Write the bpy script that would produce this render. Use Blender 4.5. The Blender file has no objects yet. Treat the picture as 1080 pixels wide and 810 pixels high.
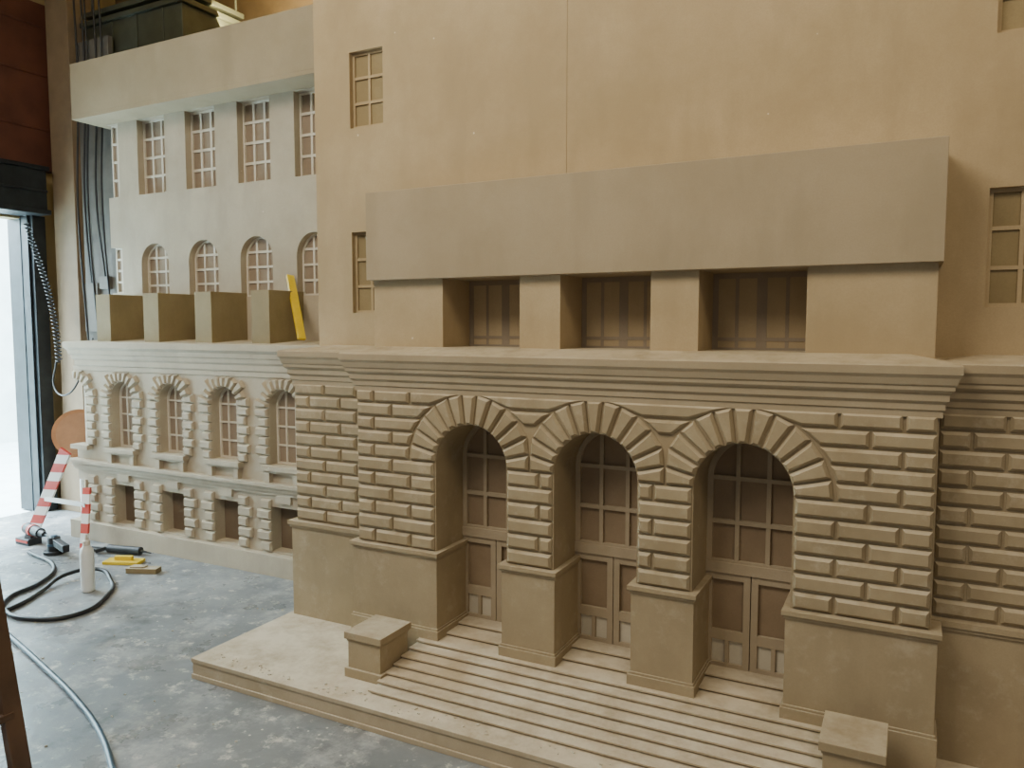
import bpy, bmesh, math, random
from mathutils import Vector, Matrix
random.seed(7)
COL = bpy.context.collection

# ------------------------------------------------------------------ materials
def new_mat(name):
    m = bpy.data.materials.new(name); m.use_nodes = True
    nt = m.node_tree
    b = nt.nodes["Principled BSDF"]
    return m, nt, b

def mix(nt, fac, a, b, blend='MIX'):
    n = nt.nodes.new('ShaderNodeMix'); n.data_type = 'RGBA'; n.blend_type = blend
    for sock, val in ((n.inputs[0], fac), (n.inputs[6], a), (n.inputs[7], b)):
        if isinstance(val, bpy.types.NodeSocket): nt.links.new(val, sock)
        elif isinstance(val, (int, float)): sock.default_value = val
        else: sock.default_value = (*val, 1)
    return n.outputs[2]

def ramp(nt, src, p0, p1, c0=(0, 0, 0), c1=(1, 1, 1)):
    r = nt.nodes.new('ShaderNodeValToRGB')
    r.color_ramp.elements[0].position = p0; r.color_ramp.elements[1].position = p1
    r.color_ramp.elements[0].color = (*c0, 1); r.color_ramp.elements[1].color = (*c1, 1)
    nt.links.new(src, r.inputs[0]); return r.outputs[0]

def noise(nt, co, scale, detail=4, rough=.55):
    n = nt.nodes.new('ShaderNodeTexNoise')
    n.inputs['Scale'].default_value = scale; n.inputs['Detail'].default_value = detail
    n.inputs['Roughness'].default_value = rough
    nt.links.new(co, n.inputs['Vector']); return n.outputs[0]

def mul(nt, a, k):
    f = nt.nodes.new('ShaderNodeMath'); f.operation = 'MULTIPLY'
    nt.links.new(a, f.inputs[0])
    if isinstance(k, (int, float)): f.inputs[1].default_value = k
    else: nt.links.new(k, f.inputs[1])
    return f.outputs[0]

def mdf(name, base, light, dust=(.54, .47, .35), dustamt=.75, specks=False, patch=1.6, bump=.05, rough=.75, smear=0):
    m, nt, b = new_mat(name)
    co = nt.nodes.new('ShaderNodeTexCoord').outputs['Object']
    big = ramp(nt, noise(nt, co, patch, 6, .65), .38, .64)
    c = mix(nt, big, base, light)
    mp = nt.nodes.new('ShaderNodeMapping'); mp.inputs['Scale'].default_value = (2.6, 2.6, .7)
    nt.links.new(co, mp.inputs[0])
    st = ramp(nt, noise(nt, mp.outputs[0], 1.7, 5, .6), .50, .66)
    c = mix(nt, mul(nt, st, .38), c, tuple(x * .80 for x in base))
    fine = ramp(nt, noise(nt, co, 160, 3, .7), .3, .75)
    c = mix(nt, mul(nt, fine, .4), c, tuple(x * .84 for x in base))
    if smear:   # powdery sanding residue in patches
        sm = ramp(nt, noise(nt, co, 9, 8, .75), .54, .68)
        c = mix(nt, mul(nt, sm, smear), c, (.60, .53, .42))
    g = nt.nodes.new('ShaderNodeNewGeometry'); s = nt.nodes.new('ShaderNodeSeparateXYZ')
    nt.links.new(g.outputs['Normal'], s.inputs[0])
    up = ramp(nt, s.outputs[2], .25, .8)
    dn = ramp(nt, noise(nt, co, 7, 6, .7), .30, .60)
    c = mix(nt, mul(nt, mul(nt, up, dn), dustamt), c, dust)
    if specks:
        v = nt.nodes.new('ShaderNodeTexVoronoi'); v.inputs['Scale'].default_value = 5.5
        nt.links.new(co, v.inputs['Vector'])
        sp = ramp(nt, v.outputs['Distance'], .020, .028, (.7, .7, .7), (0, 0, 0))
        c = mix(nt, sp, c, (.72, .64, .50))
    nt.links.new(c, b.inputs['Base Color'])
    b.inputs['Roughness'].default_value = rough
    b.inputs['Specular IOR Level'].default_value = .25
    bp = nt.nodes.new('ShaderNodeBump'); bp.inputs['Strength'].default_value = bump; bp.inputs['Distance'].default_value = .01
    nt.links.new(fine, bp.inputs['Height']); nt.links.new(bp.outputs[0], b.inputs['Normal'])
    return m

def plain(name, col, rough=.5, metal=0, var=.12, scale=12):
    m, nt, b = new_mat(name)
    co = nt.nodes.new('ShaderNodeTexCoord').outputs['Object']
    f = noise(nt, co, scale, 4)
    c = mix(nt, ramp(nt, f, .3, .7), tuple(x * (1 - var) for x in col), tuple(min(1, x * (1 + var)) for x in col))
    nt.links.new(c, b.inputs['Base Color'])
    b.inputs['Roughness'].default_value = rough; b.inputs['Metallic'].default_value = metal
    return m

M_wall = mdf('mdf_wall', (.375, .285, .168), (.475, .37, .232), specks=True, patch=1.3)
M_block = mdf('mdf_block', (.305, .24, .15), (.375, .30, .192), dust=(.52, .45, .34), patch=3, smear=.22)
M_stone = mdf('mdf_stone', (.30, .237, .148), (.39, .315, .205), dust=(.52, .45, .34), patch=5, smear=.28)
M_beam = mdf('mdf_beam', (.325, .26, .17), (.38, .307, .207), patch=2.2)
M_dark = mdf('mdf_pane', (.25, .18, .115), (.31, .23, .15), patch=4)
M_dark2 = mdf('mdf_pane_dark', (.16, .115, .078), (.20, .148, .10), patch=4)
M_bar3 = mdf('loggia_bar', (.27, .215, .155), (.32, .26, .195), patch=4)
M_lite = mdf('mdf_glazing_bar', (.36, .29, .20), (.43, .35, .25), patch=4)
M_lw = mdf('mdf_left_wing', (.40, .335, .25), (.49, .42, .32), specks=True, patch=1.8)
M_lwp = mdf('mdf_left_pane', (.26, .20, .145), (.33, .255, .19), patch=4)
M_plat = mdf('mdf_platform', (.40, .325, .22), (.48, .395, .28), dust=(.64, .57, .45), dustamt=.95, patch=3, smear=.35)
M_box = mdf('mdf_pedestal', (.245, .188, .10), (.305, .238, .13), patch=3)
M_bars2 = mdf('left_glazing_bar', (.60, .54, .45), (.68, .62, .53), patch=4)
M_foot = mdf('door_foot_panel', (.54, .49, .39), (.62, .56, .46), patch=6)  # pale colour stands in for light on the lower door panels

# ------------------------------------------------------------------ mesh builder
class Part:
    def __init__(s): s.v = []; s.f = []
    def add(s, vs, fs):
        o = len(s.v); s.v += [tuple(p) for p in vs]; s.f += [[i + o for i in f] for f in fs]
    def box(s, x0, x1, y0, y1, z0, z1):
        s.add([(x0,y0,z0),(x1,y0,z0),(x1,y1,z0),(x0,y1,z0),(x0,y0,z1),(x1,y0,z1),(x1,y1,z1),(x0,y1,z1)],
              [[0,3,2,1],[4,5,6,7],[0,1,5,4],[1,2,6,5],[2,3,7,6],[3,0,4,7]])
    def prism(s, poly, y0, y1):
        n = len(poly)
        s.add([(x,y0,z) for x,z in poly]+[(x,y1,z) for x,z in poly],
              [list(range(n)), list(range(2*n-1,n-1,-1))]+[[i,(i+1)%n,(i+1)%n+n,i+n] for i in range(n)])
    def stone(s, poly, y, d=.016, c=.010, lip=.006):
        n = len(poly)
        ar = sum(poly[i][0]*poly[(i+1)%n][1]-poly[(i+1)%n][0]*poly[i][1] for i in range(n))
        if ar < 0: poly = poly[::-1]
        def inset(c):
            out = []
            L = []
            for i in range(n):
                a = Vector(poly[i]); b = Vector(poly[(i+1)%n]); e = (b-a).normalized(); nn = Vector((-e.y, e.x))
                L.append((a+nn*c, e))
            for i in range(n):
                p, e = L[i-1]; q, g = L[i]
                den = e.x*g.y-e.y*g.x
                if abs(den) < 1e-6: out.append(tuple(q)); continue
                t = ((q.x-p.x)*g.y-(q.y-p.y)*g.x)/den
                out.append((p.x+e.x*t, p.y+e.y*t))
            return out
        q = inset(c)
        vs = [(x,y+.004,z) for x,z in poly]+[(x,y-lip,z) for x,z in poly]+[(x,y-d,z) for x,z in q]
        fs = [list(range(2*n,3*n)), list(range(n-1,-1,-1))]
        for i in range(n):
            j=(i+1)%n
            fs.append([i,j,j+n,i+n]); fs.append([i+n,j+n,j+2*n,i+2*n])
        s.add(vs, fs)
    def cyl(s, p, q, r, r2=None, n=20):
        p=Vector(p); q=Vector(q); a=(q-p).normalized(); r2=r if r2 is None else r2
        u=a.orthogonal().normalized(); w=a.cross(u)
        vs=[]
        for c,rr in ((p,r),(q,r2)):
            vs += [c+u*math.cos(2*math.pi*i/n)*rr+w*math.sin(2*math.pi*i/n)*rr for i in range(n)]
        s.add(vs,[list(range(n)),list(range(2*n-1,n-1,-1))]+[[i,(i+1)%n,(i+1)%n+n,i+n] for i in range(n)])
    def beam(s, p, q, w, h, up=(0,0,1)):
        p=Vector(p); q=Vector(q); a=(q-p).normalized(); u=a.cross(Vector(up)).normalized()*w/2; v=a.cross(u).normalized()*h/2
        vs=[c+su*u+sv*v for c in (p,q) for su,sv in ((-1,-1),(1,-1),(1,1),(-1,1))]
        s.add(vs,[[0,1,2,3],[7,6,5,4]]+[[i,(i+1)%4,(i+1)%4+4,i+4] for i in range(4)])
    def cornice(s, x0, x1, yf, yb, prof):
        rows=[]
        for o,z in prof:
            rows.append([(x0-o,yb,z),(x0-o,yf-o,z),(x1+o,yf-o,z),(x1+o,yb,z)])
        vs=[p for r in rows for p in r]; fs=[]
        for i in range(len(rows)-1):
            for k in range(3): fs.append([4*i+k,4*i+k+1,4*i+k+5,4*i+k+4])
            fs.append([4*i+3,4*i,4*i+4,4*i+7])
        fs.append([0,1,2,3]); m=4*(len(rows)-1); fs.append([m,m+1,m+2,m+3])
        s.add(vs,fs)
    def finish(s, name, mat, parent=None, bevel=0, smooth=False):
        me=bpy.data.meshes.new(name); me.from_pydata(s.v,[],s.f)
        bm=bmesh.new(); bm.from_mesh(me); bmesh.ops.recalc_face_normals(bm,faces=bm.faces); bm.to_mesh(me); bm.free()
        ob=bpy.data.objects.new(name,me); COL.objects.link(ob)
        me.materials.append(mat)
        if parent: ob.parent=parent
        if bevel:
            b=ob.modifiers.new('bevel','BEVEL'); b.width=bevel; b.segments=2; b.limit_method='ANGLE'
        if smooth:
            for p in me.polygons: p.use_smooth=True
            try:
                me.set_sharp_from_angle(angle=math.radians(35))
            except Exception: pass
        return ob

def empty(name, loc=(0,0,0)):
    e=bpy.data.objects.new(name,None); COL.objects.link(e); e.empty_display_size=.2; return e

def arch_pts(c, r, zs, n=28):
    return [(c-r*math.cos(math.pi*i/n), zs+r*math.sin(math.pi*i/n)) for i in range(n+1)]

def wall_over_arch(P, c, r, zs, ztop, y0, y1, n=28, xmin=None):
    a=arch_pts(c,r,zs,n)
    for i in range(n):
        (xa,za),(xb,zb)=a[i],a[i+1]
        if xmin is not None and xb<=xmin: continue
        P.prism([(xa,za),(xb,zb),(xb,ztop),(xa,ztop)],y0,y1)

def arch_window(PP, PB, c, r, zs, z0, y, cols, rows, bar=.014, frame=.02, d=.014):
    a=arch_pts(c,r+.01,zs)
    PP.prism([(c-r-.01,z0)]+a+[(c+r+.01,z0)],y,y+.012)
    e=.004
    PB.box(c-r,c-r+frame,y-d,y+e,z0,zs); PB.box(c+r-frame,c+r,y-d,y+e,z0,zs); PB.box(c-r+frame,c+r-frame,y-d*.96,y+e,z0,z0+frame)
    n=24; o=arch_pts(c,r,zs,n); q=arch_pts(c,r-frame,zs,n)
    for i in range(n): PB.prism([o[i],o[i+1],q[i+1],q[i]],y-d,y+e)
    for k in range(1,cols):
        x=c-r+2*r*k/cols; h=math.sqrt(max(0,r*r-(x-c)**2))
        PB.box(x-bar/2,x+bar/2,y-d*.80,y+e,z0+.002,zs+h-.006)
    H=zs+r-z0
    for k in range(1,rows):
        z=z0+H*k/rows
        hw=r if z<zs else math.sqrt(max(0,r*r-(z-zs)**2))
        PB.box(c-hw+.006,c+hw-.006,y-d*.87,y+e*.7,z-bar/2,z+bar/2)

def rect_window(PP, PB, x0, x1, z0, z1, y, cols, rows, bar=.012, frame=.018, d=.014, midw=None, zrows=None):
    PP.box(x0-.005,x1+.005,y,y+.012,z0-.005,z1+.005)
    e=.004
    PB.box(x0,x0+frame,y-d,y+e,z0,z1); PB.box(x1-frame,x1,y-d,y+e,z0,z1)
    PB.box(x0+frame,x1-frame,y-d*.96,y+e,z0,z0+frame); PB.box(x0+frame,x1-frame,y-d*.96,y+e,z1-frame,z1)
    for k in range(1,cols):
        x=x0+(x1-x0)*k/cols; w=bar if not(midw and k*2==cols) else midw
        PB.box(x-w/2,x+w/2,y-d*.80,y+e*.8,z0+.002,z1-.002)
    for z in (zrows if zrows is not None else [z0+(z1-z0)*k/rows for k in range(1,rows)]):
        PB.box(x0+.002,x1-.002,y-d*.87,y+e*.7,z-bar/2,z+bar/2)

def voussoirs(P, c, zs, r, y, n, ztop, rmax, xl=None, xr=None, alt=None, d=.016, cch=.012, gap=.008, i0=0, i1=None):
    for i in range(i0, n if i1 is None else i1):
        a0=math.pi*i/n; a1=math.pi*(i+1)/n
        def ro(a):
            v=rmax if not alt else (alt[i%2])
            s=math.sin(a); k=math.cos(a)
            if s>1e-3: v=min(v,(ztop-zs)/s)
            if k>1e-3 and xr is not None: v=min(v,(xr-c)/k)
            if k<-1e-3 and xl is not None: v=min(v,(c-xl)/-k)
            return v
        g=gap/2
        def pt(rr,a,sgn):
            return (c+rr*math.cos(a)-sgn*g*math.sin(a), zs+rr*math.sin(a)+sgn*g*math.cos(a))
        P.stone([pt(r+.003,a0,1),pt(ro(a0)-g,a0,1),pt(ro(a1)-g,a1,-1),pt(r+.003,a1,-1)],y,d,cch)

# ================================================================== BUILDING MODEL
BM = empty('building_facade_model')
YF=2.85; CX=[-1.675,-1.10,-.525]; R=.178; ZS=.994
XL,XR=-2.285,.095; ZB=.59; ZT=1.31; YD=3.10
P=Part()
edges=[XL]+[e for c in CX for e in (c-R,c+R)]+[XR]
for i in range(0,8,2):
    P.box(edges[i],edges[i+1],YF,YD+.02,.09,ZT+.01)
for c in CX: wall_over_arch(P,c,R,ZS,ZT+.01,YF,YD+.02)
P.finish('central_block_wall',M_block,BM)
P=Part()
for i in range(0,8,2):
    a,b=edges[i],edges[i+1]
    l=a-(.014 if i else .022); r=b+(.014 if i<6 else .022)
    P.box(l,r,YF-.022,YD,.092,.562)
    P.box(l-.006,r+.006,YF-.03,YD,.560,.572)
    P.box(l-.012,r+.012,YF-.038,YD,.572,.590)
    P.box(l-.010,r+.010,YF-.034,YD,.093,.232)
    P.box(l-.005,r+.005,YF-.028,YD,.232,.242)
P.finish('pier_plinths',M_block,BM,bevel=.0015)
# --- rusticated stones
P=Part()
h1=(ZS-ZB)/6; h2=(ZT-ZS)/5
rows=[(ZB+i*h1,ZB+(i+1)*h1) for i in range(6)]+[(ZS+i*h2,ZS+(i+1)*h2) for i in range(5)]
RO=.318; G=.005
def hw(z):
    if z<ZS-1e-6: return R+.002
    return math.sqrt(max(0,RO*RO-(z-ZS)**2))
def place_row(P,xa0,xa1,xb0,xb1,z0,z1,brk,y,d=.018):
    L=max(xa0,xa1); Rr=min(xb0,xb1)
    if min(xb0-xa0,xb1-xa1)<.0: return
    bs=[b for b in brk if L+.05<b<Rr-.05]
    pts=[(xa0,xa1)]+[(b,b) for b in bs]+[(xb0,xb1)]
    for i in range(len(pts)-1):
        (a0,a1),(b0,b1)=pts[i],pts[i+1]
        if min(b0-a0,b1-a1)<.03: continue
        P.stone([(a0+G,z0+G),(b0-G,z0+G),(b1-G,z1-G),(a1+G,z1-G)],y,d)
for ri,(z0,z1) in enumerate(rows):
    za,zb=z0+1e-4 if ri>=6 else z0,z1-1e-4 if ri<6 else z1
    ends=[(XL,XL)]
    for c in CX:
        ends.append((c-hw(za),c-hw(zb))); ends.append((c+hw(za),c+hw(zb)))
    ends.append((XR,XR))
    for k in range(0,8,2):
        (a0,a1),(b0,b1)=ends[k],ends[k+1]
        if k==0: brk=[XL+(.2 if ri%2 else .10)+.2*j for j in range(8)]
        elif k==6: brk=[XR-(.2 if ri%2 else .10)-.2*j for j in range(8)][::-1]
        else:
            m=(CX[k//2-1]+CX[k//2])/2
            brk=[] if ri%2==0 else ([m+.045] if k==2 else [m-.045])
            if ri>=6: brk=[m] if ri%2 else []
        place_row(P,a0,a1,b0,b1,z0,z1,brk,YF)
for i,c in enumerate(CX):
    voussoirs(P,c,ZS,R,YF,13,ZT-.004,.314, xl=None if i==0 else c-.2875, xr=None if i==2 else c+.2875,d=.021,cch=.010,gap=.009)
P.finish('rusticated_stones',M_stone,BM)
prof=[(0,1.300),(.010,1.300),(.010,1.322),(.016,1.326),(.016,1.345),(.026,1.356),(.026,1.378),(.034,1.384),(.040,1.392),
      (.040,1.404),(.046,1.410),(.052,1.432),(.060,1.444),(.060,1.470),(.056,1.475),(-.09,1.503)]
P=Part(); P.cornice(XL,XR,YF,3.17,prof); P.finish('central_cornice',M_beam,BM)
prof2=[(o,z) for o,z in prof[:-1]]+[(-.12,1.498)]
P=Part(); P.cornice(-2.80,-2.30,2.99,3.30,prof2); P.cornice(XR+.01,1.9,2.99,3.30,prof2)
P.finish('side_bay_cornice',M_beam,BM)
P=Part()
P.box(-2.80,XL+.01,2.99,3.4,.092,1.31); P.box(XR-.01,1.9,2.99,3.4,.092,1.31)
P.finish('side_bay_wall',M_block,BM)
P=Part()
for a,b in ((-2.80,-2.29),(XR,1.9)):
    P.box(a-.02,b,2.968,3.2,.092,.562); P.box(a-.028,b,2.960,3.2,.560,.574); P.box(a-.036,b,2.952,3.2,.574,.594)
P.finish('side_bay_plinth',M_block,BM)
P=Part()
for ri in range(11):
    z0=ZB+.008+ri*.0648; z1=z0+.0648
    for a,b in ((-2.80,-2.29),(XR+.004,1.9)):
        x=a; first=True
        while x<b-.02:
            w=(.10 if ri%2 else .2) if first else .2
            e=min(b,x+w)
            if e-x>.03: P.stone([(x+G,z0+G),(e-G,z0+G),(e-G,z1-G),(x+G,z1-G)],2.99)
            x=e; first=False
P.finish('side_bay_stones',M_stone,BM)
# --- doors
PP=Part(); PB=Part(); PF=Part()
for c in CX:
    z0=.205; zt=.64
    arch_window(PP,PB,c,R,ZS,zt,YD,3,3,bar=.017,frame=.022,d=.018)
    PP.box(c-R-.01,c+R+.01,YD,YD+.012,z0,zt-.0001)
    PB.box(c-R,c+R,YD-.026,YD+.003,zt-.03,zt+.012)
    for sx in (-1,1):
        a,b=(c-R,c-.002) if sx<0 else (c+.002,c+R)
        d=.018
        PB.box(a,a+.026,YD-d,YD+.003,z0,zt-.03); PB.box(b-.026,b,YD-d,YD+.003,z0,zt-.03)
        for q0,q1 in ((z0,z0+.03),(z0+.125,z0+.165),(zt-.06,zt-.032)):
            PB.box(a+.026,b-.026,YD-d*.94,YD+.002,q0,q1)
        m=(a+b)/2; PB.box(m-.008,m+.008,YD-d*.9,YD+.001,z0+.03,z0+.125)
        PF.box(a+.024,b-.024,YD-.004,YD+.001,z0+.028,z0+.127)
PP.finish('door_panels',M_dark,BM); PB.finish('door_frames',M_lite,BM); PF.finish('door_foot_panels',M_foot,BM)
# --- stairs
P=Part(); PR=Part(); X0,X1=-1.925,-.20; zp=.095; rise=.0138; tr=.058; ys=2.44
for i in range(7):
    y=ys+i*tr; z=zp+rise*(i+1)
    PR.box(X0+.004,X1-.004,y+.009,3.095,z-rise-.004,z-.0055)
    P.box(X0,X1,y,y+tr+.016,z-.0065,z)
for i in range(7,9):
    y=ys+.39+(i-7)*.10+.06; z=zp+rise*(i+1)
    for c in CX:
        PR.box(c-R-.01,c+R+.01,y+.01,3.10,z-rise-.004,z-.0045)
        P.box(c-R-.01,c+R+.01,y,3.10 if i==8 else y+.12,z-.0055,z)
P.box(X0,X1,ys+6*tr+.05,2.99,zp+rise*7-.0055,zp+rise*7-.0002)
P.finish('step_treads',M_plat,BM); PR.finish('step_risers',M_box,BM)  # darker riser colour paints in the shade below each tread
for x0,nm in ((-2.10,'a'),(-.20,'b')):
    P=Part(); x1=x0+.17; P.box(x0,x1,2.53,2.73,.096,.262); P.box(x0-.012,x1+.012,2.518,2.742,.095,.135)
    P.box(x0-.004,x1+.004,2.526,2.734,.25,.2615)
    P.box(x0-.012,x1+.012,2.518,2.742,.262,.292); P.finish('step_pedestal_'+nm,M_block,BM,bevel=.002)
P=Part(); P.box(-2.85,2.2,2.34,3.5,0,.022); P.box(-2.845,2.2,2.345,3.5,.022,.074); P.box(-2.85,2.2,2.34,3.5,.076,.095)
P.finish('base_platform',M_plat,BM,bevel=.002)
# --- upper storey
YU=2.94; UW=.193; YP=3.18
P=Part(); ue=[-2.25]+[e for c in CX for e in (c-UW,c+UW)]+[.078]
for i in range(0,8,2): P.box(ue[i],ue[i+1],YU,YP+.03,1.46,1.812)
P.finish('upper_piers',M_wall,BM,bevel=.0015)
P=Part(); P.box(-2.262,.092,2.90,YP+.01,1.81,2.212); P.finish('upper_beam',M_beam,BM,bevel=.002)
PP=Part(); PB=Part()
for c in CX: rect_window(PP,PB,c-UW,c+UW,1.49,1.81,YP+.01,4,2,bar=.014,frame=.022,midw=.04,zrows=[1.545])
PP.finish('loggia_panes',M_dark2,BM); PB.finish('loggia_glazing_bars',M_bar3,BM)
# --- tall wall
P=Part()
hol=[(-2.57,-2.362,1.665,2.078),(-2.57,-2.362,2.60,2.976),(.23,.438,1.665,2.078),(.23,.438,2.60,2.976)]
zt=4.3
def col(x0,x1,zs):
    z=1.45
    for a,b in zs:
        P.box(x0,x1,YP,YP+.05,z,a); z=b
    P.box(x0,x1,YP,YP+.05,z,zt)
zs=[(1.665,2.078),(2.60,2.976)]
col(-2.80,-2.57,[]); col(-2.57,-2.362,zs)
col(-2.362,-1.3725,[]); col(-1.3708,.23,[]); col(.23,.438,zs); col(.438,1.0,[]); col(1.002,1.9,[])
P.box(-2.80,-2.74,YP+.05,4.0,1.45,zt)
P.box(-2.80,1.9,YP+.06,YP+.08,1.45,1.6)
P.box(-1.40,-1.34,YP+.051,YP+.07,1.6,4.3)
P.finish('tall_wall_panels',M_wall,BM)
PP=Part(); PB=Part()
for a,b,z0,z1 in hol: rect_window(PP,PB,a,b,z0,z1,YP+.035,2,3,bar=.014,frame=.014,d=.010)
PP.finish('tall_wall_panes',M_box,BM); PB.finish('tall_wall_glazing_bars',M_wall,BM)
P=Part(); P.box(-2.9,1.9,3.52,3.56,.1,1.45)
for x in (-2.6,-1.4,-.2,1.2): P.box(x,x+.05,3.4,3.52,.1,1.45)
P.finish('rear_support_frame',M_box,BM)

# ------------------------------------------------------------------ LEFT WING
YL=3.62; LC=[-3.49,-4.005,-4.52,-5.035]; LE=-5.55; XE=-5.575; r=.1225; zsp=1.075
P=Part(); xs=sorted([c-r for c in LC]+[c+r for c in LC])
e=[LE+r]+xs+[-2.82]
for i in range(0,len(e),2): P.box(e[i],e[i+1],YL,YL+.10,.10,1.30)
for c in LC:
    wall_over_arch(P,c,r,zsp,1.30,YL,YL+.10,20)
    P.box(c-r,c+r,YL,YL+.10,.44,.71); P.box(c-r,c+r,YL,YL+.10,.10,.15)
wall_over_arch(P,LE,r,zsp,1.30,YL,YL+.10,20,xmin=XE)
P.box(XE,LE+r,YL,YL+.10,.44,.71); P.box(XE,LE+r,YL,YL+.10,.10,.15)
P.box(XE,XE+.04,YL+.095,4.05,.10,1.30)
P.finish('left_wing_wall',M_lw,BM)
PP=Part(); PB=Part(); PQ=Part()
for c in LC:
    arch_window(PP,PB,c,r,zsp,.71,YL+.075,3,4,bar=.012,frame=.014,d=.012)
    PQ.box(c-r-.005,c+r+.005,YL+.085,YL+.097,.145,.445)
rect_window(PP,PB,XE+.01,LE+r,.71,1.19,YL+.075,2,4,bar=.012,frame=.012,d=.012)
PQ.box(XE+.01,LE+r,YL+.085,YL+.097,.145,.445)
PP.finish('left_wing_panes',M_lwp,BM); PB.finish('left_wing_glazing_bars',M_bars2,BM); PQ.finish('basement_panes',M_dark2,BM)
P=Part()
for c in LC+[LE]:
    sides=(-1,1) if c!=LE else (1,)
    nrow=6; hh=(zsp-.71)/nrow
    for k in range(nrow):
        w=.105 if k%2 else .078
        for s in sides:
            a=c+s*(r+.002); b=c+s*(r+w); x0,x1=min(a,b),max(a,b)
            P.stone([(x0,.71+k*hh+.004),(x1,.71+k*hh+.004),(x1,.71+(k+1)*hh-.004),(x0,.71+(k+1)*hh-.004)],YL,.026,.009,.012)
    voussoirs(P,c,zsp,r,YL,11,1.268,.21,alt=(.235,.205),d=.028,cch=.009,gap=.008,i1=None if c!=LE else 6)
    for k in range(5):
        w=.11 if k%2 else .075; z0=.145+k*.069
        for s in sides:
            a=c+s*(r-.008); b=c+s*(r+w); x0,x1=min(a,b),max(a,b)
            P.stone([(x0,z0+.004),(x1,z0+.004),(x1,z0+.065),(x0,z0+.065)],YL,.026,.009,.012)
P.finish('left_wing_stones',M_lw,BM)
P=Part()
for c in LC:
    P.box(c-.16,c+.16,YL-.05,YL+.05,.680,.712)
    P.box(c-.15,c+.15,YL-.035,YL+.02,.665,.680)
    for s in (-1,1):
        P.box(c+s*.12-.02,c+s*.12+.02,YL-.035,YL+.01,.60,.665)
    P.box(c-.06,c+.06,YL-.02,YL+.01,.47,.52)
P.box(XE-.01,LE+.16,YL-.05,YL+.05,.680,.712)
P.box(XE-.04,-2.83,YL-.055,YL+.02,.575,.600); P.box(XE-.025,-2.83,YL-.035,YL+.02,.545,.575); P.box(XE-.02,-2.83,YL-.02,YL+.02,.52,.545)
P.finish('left_wing_sills',M_lw,BM,bevel=.002)
P=Part(); P.box(XE-.05,-2.83,YL-.05,4.0,.0,.135); P.finish('left_wing_base',M_lw,BM,bevel=.002)
profL=[(0,1.27),(.010,1.272),(.010,1.30),(.022,1.312),(.022,1.345),(.036,1.36),(.040,1.385),(.05,1.392),(.055,1.42),(.075,1.44),(.075,1.478),(.07,1.482),(-.25,1.500)]
P=Part(); P.cornice(XE+.06,-2.83,YL,4.05,profL); P.finish('left_wing_cornice',M_lw,BM)
YW=3.93; P=Part(); w=.15
PP=Part(); PB=Part()
def seg(a,b):
    if b>a: P.box(a,b,YW,YW+.08,1.48,3.16)
seg(-5.40,-5.185)
for i,c in enumerate(LC[:4]):
    seg(c+w, (LC[i-1]-w) if i else -2.81)
    z1s=2.063
    wall_over_arch(P,c,w,z1s,2.58,YW,YW+.08,20)
    P.box(c-w,c+w,YW,YW+.08,1.48,1.80)
    P.box(c-w,c+w,YW,YW+.08,3.13,3.16)
    arch_window(PP,PB,c,w,z1s,1.80,YW+.065,3,4,bar=.016,frame=.014,d=.012)
    rect_window(PP,PB,c-w,c+w,2.58,3.13,YW+.065,3,4,bar=.018,frame=.014,d=.012)
P.box(-5.53,-5.40,YW,YW+.08,1.48,1.85); P.box(-5.53,-5.40,YW,YW+.08,2.20,2.58); P.box(-5.53,-5.40,YW,YW+.08,3.13,3.16)
rect_window(PP,PB,-5.53,-5.40,1.85,2.20,YW+.05,2,4,bar=.016,frame=.012,d=.012)
rect_window(PP,PB,-5.53,-5.40,2.58,3.13,YW+.05,2,4,bar=.018,frame=.012,d=.012)
P.finish('left_wing_upper_wall',M_lw,BM)
PP.finish('left_wing_upper_panes',M_lwp,BM); PB.finish('left_wing_upper_bars',M_bars2,BM)
P=Part(); P.box(-5.63,-2.81,3.72,4.06,3.134,3.16); P.box(-5.63,-2.81,3.7205,3.745,3.16,3.54); P.box(-5.63,-5.605,3.745,4.035,3.16,3.54)
P.box(-5.63,-2.81,4.035,4.06,3.16,3.54); P.finish('left_wing_parapet_box',M_beam,BM,bevel=.002)
P=Part()
for x in (-3.745,-4.26,-4.775,-5.29): P.box(x,x+.155,3.62,3.935,1.482,1.825)
P.finish('balcony_pedestals',M_box,BM,bevel=.002)

# ================================================================== ROOM
def concrete():
    m,nt,b=new_mat('concrete_floor')
    co=nt.nodes.new('ShaderNodeTexCoord').outputs['Object']
    c=mix(nt,ramp(nt,noise(nt,co,1.1,8,.65),.35,.65),(.13,.142,.152),(.26,.275,.285))
    c=mix(nt,ramp(nt,noise(nt,co,3.5,10,.75),.50,.66),c,(.40,.405,.40))
    c=mix(nt,ramp(nt,noise(nt,co,11,8,.7),.56,.66),c,(.58,.56,.51))
    c=mix(nt,ramp(nt,noise(nt,co,2.3,6,.7),.56,.70),c,(.07,.075,.08))
    v=nt.nodes.new('ShaderNodeTexVoronoi'); v.inputs['Scale'].default_value=14; nt.links.new(co,v.inputs['Vector'])
    c=mix(nt,ramp(nt,v.outputs['Distance'],.05,.09,(1,1,1),(0,0,0)),c,(.6,.58,.52))
    nt.links.new(c,b.inputs['Base Color'])
    rr=ramp(nt,noise(nt,co,4,6,.6),.3,.7,(.20,.20,.20),(.55,.55,.55)); nt.links.new(rr,b.inputs['Roughness'])
    bp=nt.nodes.new('ShaderNodeBump'); bp.inputs['Strength'].default_value=.12; bp.inputs['Distance'].default_value=.02
    nt.links.new(noise(nt,co,9,8,.7),bp.inputs['Height']); nt.links.new(bp.outputs[0],b.inputs['Normal'])
    return m
M_floor=concrete()
M_pw=plain('painted_wall',(.42,.33,.17),.8,0,.15,2)
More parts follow.
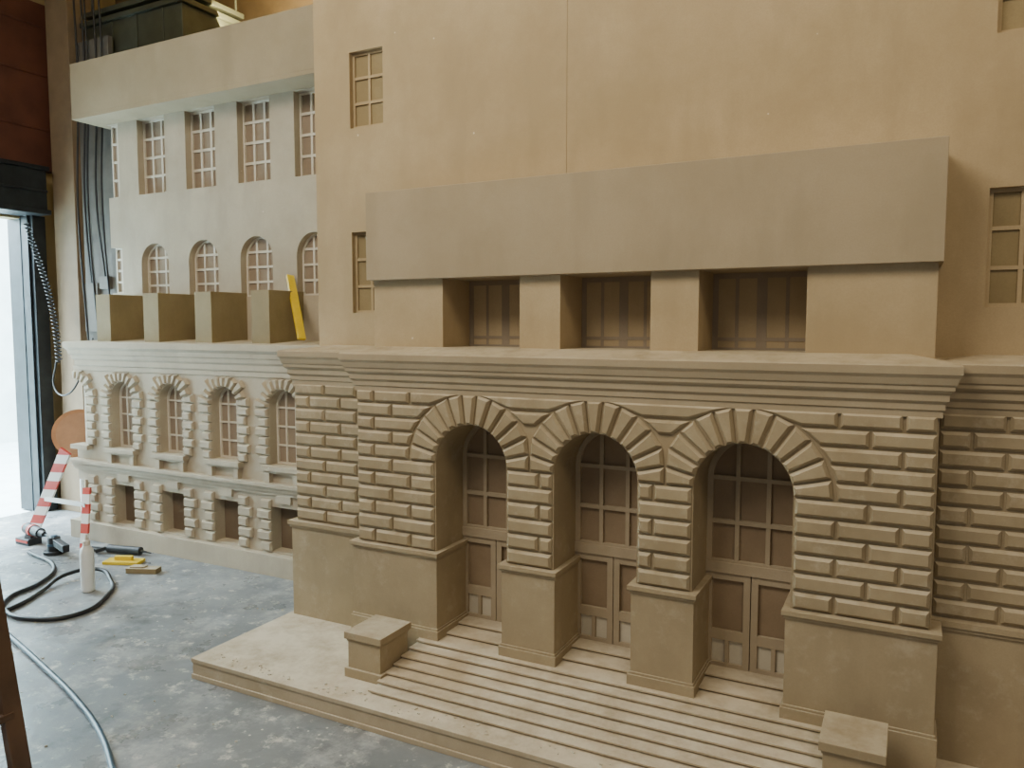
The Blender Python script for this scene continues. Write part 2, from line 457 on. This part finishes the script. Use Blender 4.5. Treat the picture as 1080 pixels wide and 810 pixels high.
M_red=plain('red_brown_panel',(.11,.036,.022),.6,0,.3,4)
M_steeld=plain('dark_steel',(.035,.04,.045),.45,.6,.25,9)
M_ext=plain('exterior_concrete',(.74,.83,.86),.9,0,.12,3)
M_yel=plain('ceiling_insulation',(.60,.42,.10),.85,0,.2,5)
M_col=plain('column_paint',(.24,.175,.11),.7,0,.15,6)
M_duct=plain('duct_metal',(.10,.11,.085),.45,.5,.2,6)
P=Part(); P.box(-6.7,4,-4,6,-.1,0); P.finish('floor',M_floor)
P=Part(); P.box(-14,-6.7,-4,9,-.12,-.01); P.finish('exterior_ground',M_ext)
P=Part(); P.box(-11.2,-11,-4,9,-.01,5); P.finish('wall_exterior_yard',M_ext)
P=Part(); P.box(-6.85,-6.7,-4,1.3,0,4.8); P.box(-6.85,-6.7,3.95,6,0,4.8); P.box(-6.85,-6.7,1.3,3.95,2.5,4.8)
P.finish('wall_left',M_pw)
P=Part(); P.box(-6.85,4,6,6.15,0,4.8); P.finish('wall_back',M_pw)
P=Part(); P.box(-6.85,4,1.2,6.15,4.75,4.85)
P.finish('ceiling',M_yel)
P=Part()
for y in (4.9,5.5): P.box(-6.7,4,y,y+.12,4.45,4.75)
for x in (-4.9,-4,-3): P.box(x,x+.08,2.9,6,4.6,4.75)
P.finish('ceiling_beams',M_col)
P=Part(); P.box(-6.70,-6.60,1.0,4.22,2.92,4.3)
for z in (3.25,3.7,4.1): P.box(-6.605,-6.59,1.0,4.22,z,z+.02)
P.finish('trim_1',M_red,bevel=.004)
P=Part(); P.box(-6.87,-6.695,3.925,3.949,0,2.5); P.finish('dark_reveal_liner',M_steeld)  # dark strip added to cover the brightly lit wall reveal
D=empty('door_1')
P=Part(); P.box(-6.69,-6.42,1.1,4.0,2.55,2.90); P.box(-6.69,-6.40,1.1,4.02,2.52,2.56); P.box(-6.69,-6.40,1.1,4.02,2.88,2.915)
P.box(-6.42,-6.405,1.1,4.0,2.70,2.72); P.finish('roller_housing',M_steeld,D,bevel=.004)
P=Part(); P.box(-6.695,-6.60,3.93,4.05,0,2.52); P.box(-6.62,-6.56,3.95,4.06,0,2.52); P.box(-6.695,-6.58,1.2,1.32,0,2.52)
P.finish('door_track',M_steeld,D)
P=Part(); P.box(-6.50,-6.21,4.1,4.35,0,4.75); P.box(-6.53,-6.18,4.07,4.38,0,.5); P.finish('column',M_col,bevel=.004)
def tube(name,pts,rad,mat,parent=None,res=6,bezier=True):
    cu=bpy.data.curves.new(name,'CURVE'); cu.dimensions='3D'; cu.bevel_depth=rad; cu.bevel_resolution=3; cu.resolution_u=res
    if bezier:
        s=cu.splines.new('BEZIER'); s.bezier_points.add(len(pts)-1)
        for bp,p in zip(s.bezier_points,pts): bp.co=p; bp.handle_left_type=bp.handle_right_type='AUTO'
    else:
        s=cu.splines.new('POLY'); s.points.add(len(pts)-1)
        for q,p in zip(s.points,pts): q.co=(*p,1)
    cu.use_fill_caps=True
    ob=bpy.data.objects.new(name,cu); COL.objects.link(ob); cu.materials.append(mat)
    if parent: ob.parent=parent
    return ob
M_black=plain('black_rubber',(.02,.022,.026),.45,0,.2,20)
M_blue=plain('blue_hose',(.04,.085,.13),.4,0,.2,20)
M_white=plain('white_plastic',(.75,.76,.74),.4,0,.05,10)
M_red2=plain('red_paint',(.55,.05,.03),.5,0,.2,14)
M_yel2=plain('yellow_plastic',(.72,.50,.02),.45,0,.1,10)
M_wood=plain('ladder_wood',(.10,.055,.03),.6,0,.35,6)
M_or=plain('sign_orange_brown',(.36,.16,.07),.6,0,.2,8)
CB=empty('hanging_cables')
for i,(x,z0) in enumerate([(-6.11,1.3),(-6.05,1.7),(-5.98,1.4),(-5.90,2.0),(-5.80,1.5)]):
    y=4.08+.02*(i%2)
    tube('cable_%d'%(i+1),[(x,y,4.74),(x+.02,y+.01,3.6),(x-.03,y,2.6),(x+.03,y+.01,z0)],.008,M_black,CB)
P=Part(); P.box(-6.12,-5.95,4.09,4.13,1.55,1.95); P.box(-5.92,-5.80,4.09,4.13,1.9,2.0); P.box(-6.14,-5.74,4.12,4.16,0,3.9)
P.finish('cable_board',plain('grey_board',(.13,.12,.105),.7),CB)
pts=[]
for i in range(420):
    t=i/419; z=2.45-1.15*t; x=-6.50+.05*math.sin(t*3)+.26*t*t; y=3.86+.10*math.sin(t*2.5)
    a=t*2*math.pi*38; pts.append((x+.022*math.cos(a),y+.022*math.sin(a),z))
CC=empty('coiled_control_cord')
tube('coil',pts,.005,M_black,CC,bezier=False)
tube('cord_tail',[(-6.24,3.90,1.30),(-6.20,3.85,1.10),(-6.05,3.85,1.04),(-5.92,3.9,1.2),(-5.9,4.0,1.5)],.007,M_black,CC)
P=Part(); P.box(-6.13,-4.98,4.20,4.80,3.60,4.04); P.box(-6.16,-4.95,4.17,4.83,4.04,4.08); P.box(-6.14,-4.97,4.19,4.81,4.12,4.16); P.box(-6.08,-5.03,4.25,4.75,4.08,4.12)
for x in (-6.1,-5.0): P.cyl((x,4.25,4.12),(x,4.25,4.75),.01); P.cyl((x,4.75,4.12),(x,4.75,4.75),.01)
for x in (-5.8,-5.5,-5.2): P.box(x,x+.02,4.19,4.20,3.60,4.04)
P.finish('duct_unit',M_duct,bevel=.004)

# ================================================================== FLOOR OBJECTS
HZ=.013
bh=[(-5.45,3.15),(-4.95,3.02),(-4.721,2.775),(-4.638,2.558),(-4.459,2.431),(-4.2,2.409),(-4.033,2.541),(-4.178,2.868),(-4.377,3.02),(-4.614,3.075),(-4.669,2.921),(-4.577,2.716),(-4.463,2.511),(-4.432,2.366),(-4.5,2.1),(-4.7,1.8)]
tube('black_hose',[(x,y,HZ+(.024 if i in (9,10) else 0)) for i,(x,y) in enumerate(bh)],.0125,M_black,None,12)
bl=[(-4.9,2.35),(-4.5,2.30),(-4.263,2.273),(-3.971,2.203),(-3.552,2.091),(-3.108,1.962),(-2.769,1.837),(-2.506,1.704),(-2.35,1.608),(-2.1,1.35),(-1.9,.9)]
tube('blue_air_hose',[(x,y,HZ) for x,y in bl],.012,M_blue,None,12)
def lathe(P,c,prof,n=24):
    vs=[];fs=[]
    for rr,z in prof: vs+=[(c[0]+rr*math.cos(2*math.pi*i/n),c[1]+rr*math.sin(2*math.pi*i/n),c[2]+z) for i in range(n)]
    for k in range(len(prof)-1):
        for i in range(n): fs.append([k*n+i,k*n+(i+1)%n,(k+1)*n+(i+1)%n,(k+1)*n+i])
    fs.append(list(range(n))); m=(len(prof)-1)*n; fs.append(list(range(m+n-1,m-1,-1)))
    P.add(vs,fs)
B=empty('glue_bottle'); P=Part()
lathe(P,(-4.36,2.86,0),[(.030,0),(.037,.004),(.039,.02),(.039,.23),(.036,.255),(.020,.28),(.018,.29)]); P.finish('bottle_body',M_white,B,smooth=True)
P=Part(); lathe(P,(-4.36,2.86,0),[(.021,.283),(.021,.310),(.010,.316),(.007,.335),(.005,.348)]); P.finish('bottle_nozzle',plain('cream_cap',(.62,.56,.48),.5),B,smooth=True)
P=Part(); P.beam((-4.78,3.27,.011),(-4.55,3.37,.011),.10,.022); P.beam((-4.72,3.295,.035),(-4.61,3.345,.035),.03,.03); P.finish('yellow_float',M_yel2,bevel=.004)
P=Part(); P.beam((-4.47,3.21,.017),(-4.28,3.29,.017),.07,.034); P.beam((-4.45,3.22,.038),(-4.36,3.257,.038),.05,.010); P.finish('mdf_offcut',M_box,bevel=.003)
Dr=empty('power_drill'); P=Part(); o=-.12
P.cyl((-5.78,3.46+o,.10),(-5.55,3.42+o,.10),.04,.036); P.cyl((-5.55,3.42+o,.10),(-5.49,3.41+o,.10),.028,.018); P.cyl((-5.49,3.41+o,.10),(-5.38,3.39+o,.10),.006)
P.beam((-5.72,3.45+o,.08),(-5.70,3.42+o,.03),.05,.05); P.box(-5.80,-5.64,3.38+o,3.48+o,0,.045); P.finish('drill_body',M_black,Dr,bevel=.004)
P=Part(); P.cyl((-5.70,3.445+o,.10),(-5.66,3.438+o,.10),.043); P.cyl((-5.80,3.463+o,.10),(-5.775,3.459+o,.10),.034,.041); P.box(-5.79,-5.65,3.375+o,3.485+o,.02,.034); P.finish('drill_trim',M_red2,Dr)
Sn=empty('orbital_sander'); P=Part()
P.cyl((-5.30,3.24,.0),(-5.30,3.24,.025),.07); P.cyl((-5.30,3.24,.02),(-5.30,3.24,.12),.045,.04); P.beam((-5.30,3.24,.09),(-5.10,3.20,.07),.045,.05); P.finish('sander_body',M_black,Sn,bevel=.004)
P=Part(); P.cyl((-5.30,3.24,.06),(-5.30,3.24,.075),.047); P.cyl((-5.30,3.24,.118),(-5.30,3.24,.13),.03,.02); P.finish('sander_trim',M_blue,Sn)
Cg=empty('caulking_gun'); P=Part()
P.cyl((-4.98,3.43,.03),(-4.72,3.49,.03),.028); P.cyl((-4.72,3.49,.03),(-4.64,3.51,.02),.012,.004); P.cyl((-5.12,3.40,.03),(-4.98,3.43,.03),.006)
P.beam((-5.0,3.425,.03),(-5.03,3.36,.02),.02,.025); P.beam((-5.03,3.42,.02),(-5.10,3.34,.015),.014,.02); P.finish('gun_body',M_black,Cg)
def stripes():
    m,nt,b=new_mat('red_white_stripes')
    co=nt.nodes.new('ShaderNodeTexCoord').outputs['Object']
    w=nt.nodes.new('ShaderNodeTexWave'); w.bands_direction='Z'; w.inputs['Scale'].default_value=2.3; w.inputs['Distortion'].default_value=0
    nt.links.new(co,w.inputs['Vector'])
    c=mix(nt,ramp(nt,w.outputs['Color'],.49,.51),(.62,.06,.04),(.85,.82,.78))
    nt.links.new(c,b.inputs['Base Color']); b.inputs['Roughness'].default_value=.45
    return m
M_str=stripes()
Ba=empty('striped_warning_barrier'); P=Part()
P.beam((-5.92,3.45,.0),(-5.50,3.48,.68),.09,.02,up=(.3,-1,0)); P.beam((-5.24,3.42,.0),(-5.30,3.50,.42),.06,.02,up=(.3,-1,0))
P.finish('barrier_boards',M_str,Ba)
P=Part(); P.beam((-5.74,3.46,.30),(-5.28,3.47,.30),.02,.03); P.finish('barrier_rail',M_white,Ba)
Sg=empty('round_traffic_sign'); P=Part()
c=Vector((-6.0,3.92,.72)); nrm=Vector((.80,-.55,.20)).normalized(); P.cyl(c,c+nrm*.012,.20,n=40); P.finish('sign_disc',M_or,Sg)
P=Part(); P.cyl(c+nrm*.012,c+nrm*.016,.17,n=40); P.finish('sign_face',plain('sign_face',(.38,.19,.10),.5),Sg)
P=Part(); P.cyl((-6.03,3.94,.0),c-nrm*.01,.015); P.finish('sign_pole',M_white,Sg)
P=Part(); P.beam((-3.40,3.70,1.515),(-3.67,3.895,1.93),.022,.05,up=(0,1,.4)); P.beam((-3.47,3.75,1.625),(-3.50,3.772,1.67),.026,.03,up=(0,1,.4)); P.finish('spirit_level',M_yel2,BM,bevel=.002)
L=empty('wooden_step_ladder'); P=Part(); ox=-.055
for y in (1.45,.98):
    P.beam((-2.54+ox,y,0),(-2.90+ox,y,1.75),.035,.06,up=(0,1,0)); P.beam((-3.36+ox,y,0),(-2.97+ox,y,1.72),.03,.05,up=(0,1,0))
P.finish('ladder_rails',M_wood,L,bevel=.003)
P=Part()
for k in range(1,6):
    t=k/6; x=-2.54-.36*t+ox; z=1.75*t; P.box(x-.06,x+.02,.98,1.45,z-.012,z+.012)
P.box(-3.03+ox,-2.84+ox,.93,1.5,1.735,1.76); P.box(-3.28+ox,-3.25+ox,.98,1.45,.38,.42); P.finish('ladder_treads',M_wood,L,bevel=.002)
# sawdust chips
P=Part(); Q=Part()
for k in range(170):
    if k<90: x,y,z,T=random.uniform(-2.8,-.8),random.uniform(2.36,2.43),.095,P
    else: x,y,z,T=random.uniform(-4.6,-2.2),random.uniform(1.6,3.3),0,Q
    if z==0 and x>-2.9 and y>2.3: continue
    s=random.uniform(.002,.006); a=random.uniform(0,3)
    T.beam((x,y,z+s*.4),(x+s*2*math.cos(a),y+s*2*math.sin(a),z+s*.4),s,s*.8)
P.finish('platform_chips',M_foot,BM); Q.finish('sawdust_chips',M_foot)

# ================================================================== LIGHTS
def area(name,loc,tgt,sx,sy,pw,col):
    l=bpy.data.lights.new(name,'AREA'); l.shape='RECTANGLE'; l.size=sx; l.size_y=sy; l.energy=pw; l.color=col
    o=bpy.data.objects.new(name,l); COL.objects.link(o); o.location=loc
    o.rotation_euler=(Vector(tgt)-Vector(loc)).to_track_quat('-Z','Y').to_euler(); return o
area('yard_daylight',(-8.2,2.6,5.5),(-11,3.2,1.0),3,2,4500,(.72,.92,1))
area('door_daylight',(-8.3,2.4,3.6),(-4.6,2.9,.4),2.4,2,420,(.76,.89,1))
area('shop_light_warm',(-2.8,-.1,4.6),(-1.4,3,1.3),3.2,1.6,180,(1,.90,.72))
area('shop_light_side',(1.2,.4,4.6),(.4,3.2,2.4),1.8,1.0,52,(1,.80,.50))
area('shop_light_rear',(-4.5,4.6,4.0),(-4.6,5.6,4.6),1.0,.3,45,(1,.8,.4))
w=bpy.data.worlds.new('world'); bpy.context.scene.world=w; w.use_nodes=True
bg=w.node_tree.nodes['Background']; bg.inputs[0].default_value=(.86,.86,.82,1); bg.inputs[1].default_value=.30

# ================================================================== CAMERA
cam=bpy.data.cameras.new('camera'); co=bpy.data.objects.new('camera',cam); COL.objects.link(co)
cam.sensor_width=36; cam.lens=27.03; cam.clip_start=.05
Rv=Vector((.8885,.4588,0)).normalized(); F=Vector((-.4575,.886,-.0757)).normalized()
Rv=(Rv-F*Rv.dot(F)).normalized(); U=Rv.cross(F)
co.matrix_world=Matrix(((Rv.x,U.x,-F.x,0),(Rv.y,U.y,-F.y,0),(Rv.z,U.z,-F.z,1.6),(0,0,0,1)))
bpy.context.scene.camera=co
